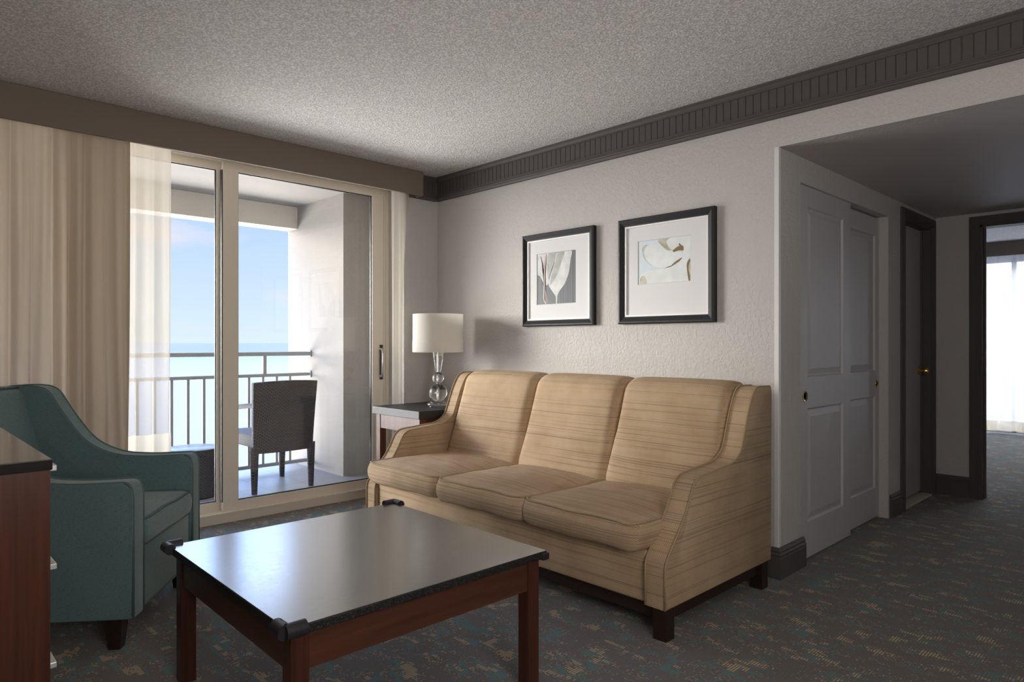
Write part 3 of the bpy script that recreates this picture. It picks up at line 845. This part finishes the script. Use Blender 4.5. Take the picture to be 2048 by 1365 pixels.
k = bmesh.new(); add_tube(k, [(-.012, AT, .125), (-.012, CW-AT, .125)], .005, 6); obj('piping', k, M_tealpipe, ac, 180)
bp = fillet([(-.60, .38), (-.84, .38), (-.865, .93), (-.80, .96), (-.735, .945), (-.665, .70)], [.02, .0, .02, .04, .05, .25], 6)
bm = bmesh.new(); add_prism(bm, bp, AT-.002, CW-AT+.002, 'y', bevel=.012); obj('backrest', bm, M_teal, ac, 55)
k = bmesh.new(); add_tube(k, [(-.745, AT+.004, .948), (-.745, CW/2, .952), (-.745, CW-AT-.004, .948)], .0058, 6); obj('piping', k, M_tealpipe, ac, 180)
bm, ol = cushion_bm(-.64, -.004, AT+.004, CW-AT-.004, .365, .463, crown=.028, bulge=.014, r=.03, seed=5)
o = obj('seat_cushion', bm, M_teal, ac, 180)
q = bmesh.new(); add_tube(q, ol, .0058, 6, closed=True); obj('piping', q, M_tealpipe, o, 180)
q = bmesh.new(); add_tube(q, [Vector((p.x, p.y, .367)) for p in ol], .005, 6, closed=True); obj('piping', q, M_tealpipe, o, 180)
for x, y in ((-.075, .045), (-.075, CW-.045), (-.78, .045), (-.78, CW-.045)):
    b = bmesh.new(); add_box(b, -.032, .032, -.032, .032, 0, .121)
    for vv in b.verts:
        if vv.co.z < .01: vv.co.x *= .66; vv.co.y *= .66
    bmesh.ops.translate(b, vec=(x, y, 0), verts=b.verts); obj('leg', b, M_darkwood, ac)

# ------------------------------------------------------------------ dresser
DX0, DX1, DY0, DY1, DH = XL+.02, .318, 1.915, 2.93, .873
ds = thing('dresser', 'reddish brown wooden dresser with gloss black top at the left beside the armchair', 'dresser', (0, 2.42, 0))
DO = Vector((0, 2.42, 0))
obj('dresser_top', loc(box(DX0, DX1+.004, DY0-.004, DY1+.004, DH-.026, DH, bevel=.002), DO), M_dressertop, ds)
M_dress = m_wood('red_mahogany_veneer', (.052, .016, .009), (.098, .032, .016), .28, 2)
bm = bmesh.new(); add_box(bm, DX0, DX1-.02, DY0, DY1, .0, DH-.026); add_box(bm, DX1-.02, DX1, DY0, DY0+.02, .0, DH-.026); add_box(bm, DX1-.02, DX1, DY1-.02, DY1, .0, DH-.026); obj('carcass', loc(bm, DO), M_dress, ds)
zt = DH-.03
for zc in (.838, .592, .346):
    z1 = zc+.03 if zc < .83 else zt
    d = obj('drawer', loc(box(DX1-.02, DX1, DY0+.022, DY1-.022, zc-.212, z1-.003, bevel=.002), DO), M_dress, ds)
    b = bmesh.new(); add_box(b, DX1-.001, DX1+.028, DY0+.085, DY0+.45, zc-.008, zc+.006, bevel=.002); obj('drawer_pull', loc(b, DO), M_handle, d)
obj('base_panel', loc(box(DX1-.019, DX1-.004, DY0+.022, DY1-.022, .0, .132), DO), M_dress, ds)

# ------------------------------------------------------------------ end table and lamp
et = thing('end_table', 'square end table with dark top and reddish legs in the corner behind the sofa arm', 'table', (2.88, 3.86, 0))
EO = Vector((2.88, 3.86, 0)); ex0, ex1, ey0, ey1, ez = 2.600, 3.180, 3.575, 4.135, .700
obj('table_top', loc(box(ex0, ex1, ey0, ey1, ez-.052, ez, bevel=.002), EO), mat('dark_slate_top', (.022, .021, .024), .45), et)
M_red = m_wood('reddish_oak', (.085, .028, .016), (.145, .052, .032), .4, 2)
i_ = .02
for x in (ex0+i_, ex1-i_-.05):
    for y in (ey0+i_, ey1-i_-.05): obj('leg', loc(box(x, x+.05, y, y+.05, 0, ez-.052, bevel=.002), EO), M_red, et)
obj('apron', loc(box(ex0+i_+.004, ex0+i_+.022, ey0+i_+.05, ey1-i_-.05, ez-.15, ez-.052), EO), M_red, et)
obj('apron', loc(box(ex1-i_-.022, ex1-i_-.004, ey0+i_+.05, ey1-i_-.05, ez-.15, ez-.052), EO), M_red, et)
obj('apron', loc(box(ex0+i_+.05, ex1-i_-.05, ey0+i_+.004, ey0+i_+.022, ez-.15, ez-.052), EO), M_red, et)
obj('apron', loc(box(ex0+i_+.05, ex1-i_-.05, ey1-i_-.022, ey1-i_-.004, ez-.15, ez-.052), EO), M_red, et)
obj('lower_shelf', loc(box(ex0+i_+.01, ex1-i_-.01, ey0+i_+.01, ey1-i_-.01, .16, .18), EO), M_red, et)

lx, ly = 2.93, 3.80
lp = thing('table_lamp', 'crystal ball table lamp with white drum shade on the dark end table', 'lamp', (lx, ly, ez))
bm = bmesh.new(); add_lathe(bm, [(0, 0), (.070, 0), (.070, .0018), (0, .0018)], 32); obj('base_reflector', bm, M_chrome, lp, 40)  # mirror disc added to brighten the crystal base
bm = bmesh.new(); add_lathe(bm, [(0, .002), (.076, .002), (.080, .008), (.080, .018), (.074, .026), (.060, .028), (.058, .033), (0, .033)], 40); obj('lamp_base', bm, M_crystal, lp, 40)
def ball(r, zc, sq=1.0): return [(r*math.cos(a), zc+sq*r*math.sin(a)) for a in [(-PI/2)+PI*k/20 for k in range(21)]]
bm = bmesh.new(); add_lathe(bm, [(max(0, x), y) for x, y in ball(.064, .033+.064)], 40, cap=False); obj('crystal_ball', bm, M_crystal, lp, 180)
bm = bmesh.new(); add_lathe(bm, [(max(0, x), y) for x, y in ball(.040, .161+.040)], 40, cap=False); obj('crystal_ball', bm, M_crystal, lp, 180)
bm = bmesh.new(); add_lathe(bm, [(0, .242), (.017, .242), (.022, .26), (.034, .33), (.046, .405), (0, .405)], 32); obj('crystal_cone', bm, M_crystal, lp, 40)
bm = bmesh.new(); add_tube(bm, [(0, 0, .03), (0, 0, .44)], .006, 12); obj('rod', bm, M_chrome, lp, 60)
bm = bmesh.new(); add_tube(bm, [(0, 0, .425), (0, 0, .50)], .017, 14); obj('socket', bm, M_brass, lp, 60)
bm = bmesh.new(); add_lathe(bm, [(r, zz) for r, zz in [(.010, .50), (.014, .51), (.029, .54), (.031, .56), (.022, .585), (0, .592)]], 24, cap=False); obj('bulb', bm, mat('frosted_bulb', (.85, .85, .83), .3), lp, 180)
# shade: thin shell with a seam band, plus spider ring
R = .178; zs0, zs1 = .383, .652
bm = bmesh.new(); add_lathe(bm, [(R, zs0), (R+.0025, zs0+.003), (R+.0025, zs0+.077), (R+.0005, zs0+.079), (R, zs1-.003), (R+.001, zs1), (R-.003, zs1), (R-.003, zs0), (R, zs0)], 64, cap=False)
shd = obj('lamp_shade', bm, M_shade, lp, 40)
bm = bmesh.new()
for k in range(3):
    a = 2*PI*k/3+.4; add_tube(bm, [(0, 0, .60), (.6*R*math.cos(a), .6*R*math.sin(a), .60), ((R-.003)*math.cos(a), (R-.003)*math.sin(a), .632)], .002, 6)
add_tube(bm, [(0, 0, .50), (0, 0, .602)], .003, 6)
obj('shade_spider', bm, M_chrome, shd)

# ------------------------------------------------------------------ framed pictures on the sofa wall
def picture(name, label, y0, y1, z0, z1, fw, op, art):
    """y runs along wall; picture's own u = 0..1 from the viewer's left (high y) to right (low y)"""
    yc, zc = (y0+y1)/2, z0
    t_ = thing(name, label, 'picture', (XW, yc, zc))
    w, h = y1-y0, z1-z0
    # frame: mitred profile swept round; (inset, depth from wall)
    prof = [(0, 0), (0, .026), (.006, .032), (.014, .033), (fw-.006, .021), (fw, .019), (fw, .006), (fw, 0)]
    bm = bmesh.new(); rings = []
    for ins, d in prof:
        rings.append([bm.verts.new(p) for p in ((-d-.001, w/2-ins, ins), (-d-.001, -w/2+ins, ins), (-d-.001, -w/2+ins, h-ins), (-d-.001, w/2-ins, h-ins))])
    for A, B in zip(rings, rings[1:]):
        for k in range(4): bm.faces.new([A[k], A[(k+1) % 4], B[(k+1) % 4], B[k]])
    obj('frame', bm, M_frame, t_)
    bm = bmesh.new(); f2 = fw+.009; 
    for a in ((-w/2+fw, w/2-fw, fw, f2), (-w/2+fw, w/2-fw, h-f2, h-fw), (-w/2+fw, -w/2+f2, f2, h-f2), (w/2-f2, w/2-fw, f2, h-f2)):
        add_box(bm, -.019, -.006, a[0], a[1], a[2], a[3])
    o = obj('inner_fillet', bm, M_fillet, t_); o['label'] = 'thin white inner fillet of the frame'
    # mount board with a window, bevelled
    ou0, ou1, ov0, ov1 = op    # window in wall coordinates
    a0, a1, b0, b1 = ou0-yc, ou1-yc, ov0-zc, ov1-zc
    bm = bmesh.new()
    O = [(-w/2+f2, f2), (w/2-f2, f2), (w/2-f2, h-f2), (-w/2+f2, h-f2)]; I = [(a0, b0), (a1, b0), (a1, b1), (a0, b1)]; J = [(a0+.003, b0+.003), (a1-.003, b0+.003), (a1-.003, b1-.003), (a0+.003, b1-.003)]
    OV = [bm.verts.new((-.010, *p)) for p in O]; IV = [bm.verts.new((-.010, *p)) for p in I]; JV = [bm.verts.new((-.0065, *p)) for p in J]
    for k in range(4):
        bm.faces.new([OV[k], OV[(k+1) % 4], IV[(k+1) % 4], IV[k]]); bm.faces.new([IV[k], IV[(k+1) % 4], JV[(k+1) % 4], JV[k]])
    obj('mount_board', bm, M_mat, t_)
    bm = bmesh.new(); add_box(bm, -.0062, -.004, a0, a1, b0, b1); pr_ = obj('print', bm, art['bg'], t_)
    W, Hh = a1-a0, b1-b0
    for i, (nm, pts, m) in enumerate(art['shapes']):
        b = bmesh.new(); x = -.0063-.00008*i
        # clip to the window by clamping
        q = [(min(.988, max(.012, u)), min(.988, max(.012, v))) for u, v in pts]
        vs = [b.verts.new((x, a1-u*W, b0+(1-v)*Hh)) for u, v in q]
        bmesh.ops.remove_doubles(b, verts=vs, dist=1e-5)
        vs = list(b.verts)
        f = b.faces.new(vs)
        bmesh.ops.triangulate(b, faces=[f]); obj(nm, b, m, pr_)
    obj('backing', box(-.0035, -.001, -w/2+.01, w/2-.01, .01, h-.01), M_frame, t_)
    return t_
def spline(pts, seg=6):
    out = []; n = len(pts)
    for i in range(n):
        p0, p1, p2, p3 = (Vector(pts[(i+k) % n]) for k in (-1, 0, 1, 2))
        for k in range(seg):
            t_ = k/seg
            q = .5*((2*p1)+(p2-p0)*t_+(2*p0-5*p1+4*p2-p3)*t_*t_+(-p0+3*p1-3*p2+p3)*t_**3); out.append((q.x, q.y))
    return out
def m_print(name, c1, c2, ang=(0, 0, 0), sc=9, wave=False):
    m = mat(name, c1, .5); t = NT(m); P = t.obj()
    if wave:
        n = t.noise(t.mapping(P, (0, 60, .5)), 1, 1)
    else: n = t.noise(P, sc, 2)
    t.set(Base_Color=t.mix(t.ramp(n, (.38, 0.0), (.62, 1.0)), c1, c2)); return m
gbg = m_print('print_grey_ground', (.035, .038, .05), (.085, .092, .12), wave=True)
leafw = m_print('print_pale_petal', (.50, .51, .50), (.66, .67, .67), sc=14); leafs = m_print('print_petal_shadow', (.30, .31, .29), (.42, .42, .39), sc=16)
stemp = mat('print_pink_stem', (.36, .22, .19), .5)
art1 = {'bg': gbg, 'shapes': [
    ('printed_petal', spline([(.0, .0), (.45, .0), (.50, .05), (.40, .25), (.32, .42), (.30, .6), (.20, .62), (.16, .55), (.08, .44), (.0, .37)]), leafw),
    ('printed_petal_shadow', spline([(.30, .02), (.52, .0), (.50, .12), (.38, .32), (.30, .50), (.27, .34)]), leafs),
    ('printed_petal', spline([(.54, .02), (.88, .0), (.86, .2), (.82, .42), (.72, .62), (.60, .74), (.54, .84), (.525, .99), (.50, .99), (.49, .86), (.42, .77), (.33, .66), (.31, .58), (.36, .42), (.46, .22)]), leafw),
    ('printed_petal_shadow', spline([(.55, .03), (.72, .02), (.64, .2), (.54, .42), (.36, .62), (.38, .45), (.47, .23)]), leafs),
    ('printed_stem', [(.08, .05), (.11, .05), (.19, .24), (.235, .02), (.26, .02), (.225, .27), (.215, .55), (.25, .75), (.29, .95), (.25, .97), (.21, .78), (.18, .6), (.18, .32)], stemp),
    ('printed_stem', spline([(.17, .60), (.185, .74), (.185, .88), (.24, .985), (.20, .96), (.165, .88), (.165, .74)], 4), leafw),
]}
bbg = m_print('print_pale_blue_ground', (.66, .75, .82), (.72, .79, .84), sc=8)
petal2 = m_print('print_cream_petal', (.74, .77, .76), (.82, .85, .86), sc=10); pshade = m_print('print_olive_shadow', (.38, .34, .20), (.58, .56, .46), sc=24)
brown = mat('print_brown_gap', (.22, .13, .035), .5)
art2 = {'bg': bbg, 'shapes': [
    ('printed_petal_shadow', spline([(.09, .14), (.18, .10), (.30, .20), (.35, .55), (.26, .58), (.13, .42), (.08, .25)]), m_print('print_petal_rim', (.46, .45, .40), (.62, .62, .58), sc=20)),
    ('printed_petal', spline([(.17, .13), (.30, .10), (.40, .14), (.52, .27), (.66, .33), (.85, .36), (.86, .44), (.72, .55), (.62, .64), (.48, .66), (.30, .60), (.17, .45), (.12, .28)]), petal2),
    ('printed_petal_shadow', spline([(.40, .02), (.66, .0), (.72, .12), (.68, .26), (.58, .28), (.47, .17)]), pshade),
    ('printed_petal', spline([(.58, .03), (.98, .0), (.98, .45), (.86, .40), (.80, .16), (.68, .27), (.60, .22)]), petal2),
    ('printed_gap', [(.66, .30), (.76, .22), (.84, .20), (.87, .24), (.87, .32), (.78, .31), (.69, .335)], brown),
    ('printed_petal', spline([(.05, .80), (.20, .70), (.45, .67), (.64, .64), (.84, .45), (.98, .58), (.98, .99), (.05, .99)]), petal2),
    ('printed_petal_shadow', spline([(.05, .83), (.12, .80), (.17, .90), (.16, .99), (.05, .99)]), pshade),
    ('printed_gap', spline([(.63, .65), (.70, .56), (.84, .47), (.80, .54), (.72, .60)], 4), brown),
    ('printed_gap', spline([(.99, .53), (.93, .60), (.93, .74), (.96, .99), (.99, .99)], 4), brown),
    ('printed_petal', spline([(.99, .60), (.965, .64), (.96, .76), (.99, .88)], 4), pshade),
]}
picture('framed_picture', 'square black-framed petal picture with grey ground, hanging nearer the lamp', 2.590, 3.205, 1.258, 1.864, .040, (2.748, 3.086, 1.399, 1.735), art1)
picture('framed_picture', 'square black-framed picture of pale petals on light blue, hanging nearer the hall', 1.786, 2.407, 1.258, 1.864, .042, (1.937, 2.280, 1.482, 1.732), art2)

# ------------------------------------------------------------------ bedroom window beyond the hall
w2 = bmesh.new()
for a in (-.6, .55, 1.72, 2.87): add_box(w2, XB+.02, XB+.08, a, a+.05, 0, 2.25)
add_box(w2, XB+.02, XB+.08, -.6, 2.9, 0, .08); add_box(w2, XB+.02, XB+.08, -.6, 2.9, 2.19, 2.25)
wb = struct('window_2', w2, M_alum)
obj('glass_pane', box(XB+.045, XB+.05, -.56, 2.88, .07, 2.2), M_glass, wb)
vb = thing('bedroom_valance', 'grey brown valance board above the bright bedroom curtain', 'valance', (10.25, 0, 2.24))
obj('valance_board', box(0, .02, -2.38, 3.08, 0, .179), M_valance, vb)
bc = obj('bedroom_sheer', curtain_bm(-1.5, 3.05, .16, 2.36, 10.42, .075, .20, axis='y', seed=8, dens=12), M_bedsheer, None, 180)
tag(bc, 'bright white sheer curtain in the bedroom seen through the doorway', 'curtain')
obj('hem_band', curtain_bm(-1.5, 3.05, .03, .16, 10.42, .075, .20, axis='y', seed=8, dens=12, nz=4), M_hem, bc, 180)
struct('floor_bedroom_balcony', box(XB+.15, XB+1.6, -1.5, 4, -.15, -.02), M_tile)
railing('bedroom_railing', 'pale railing faintly visible outside behind the bedroom curtain', -1.4, 3.9, XB+1.5, 'y')
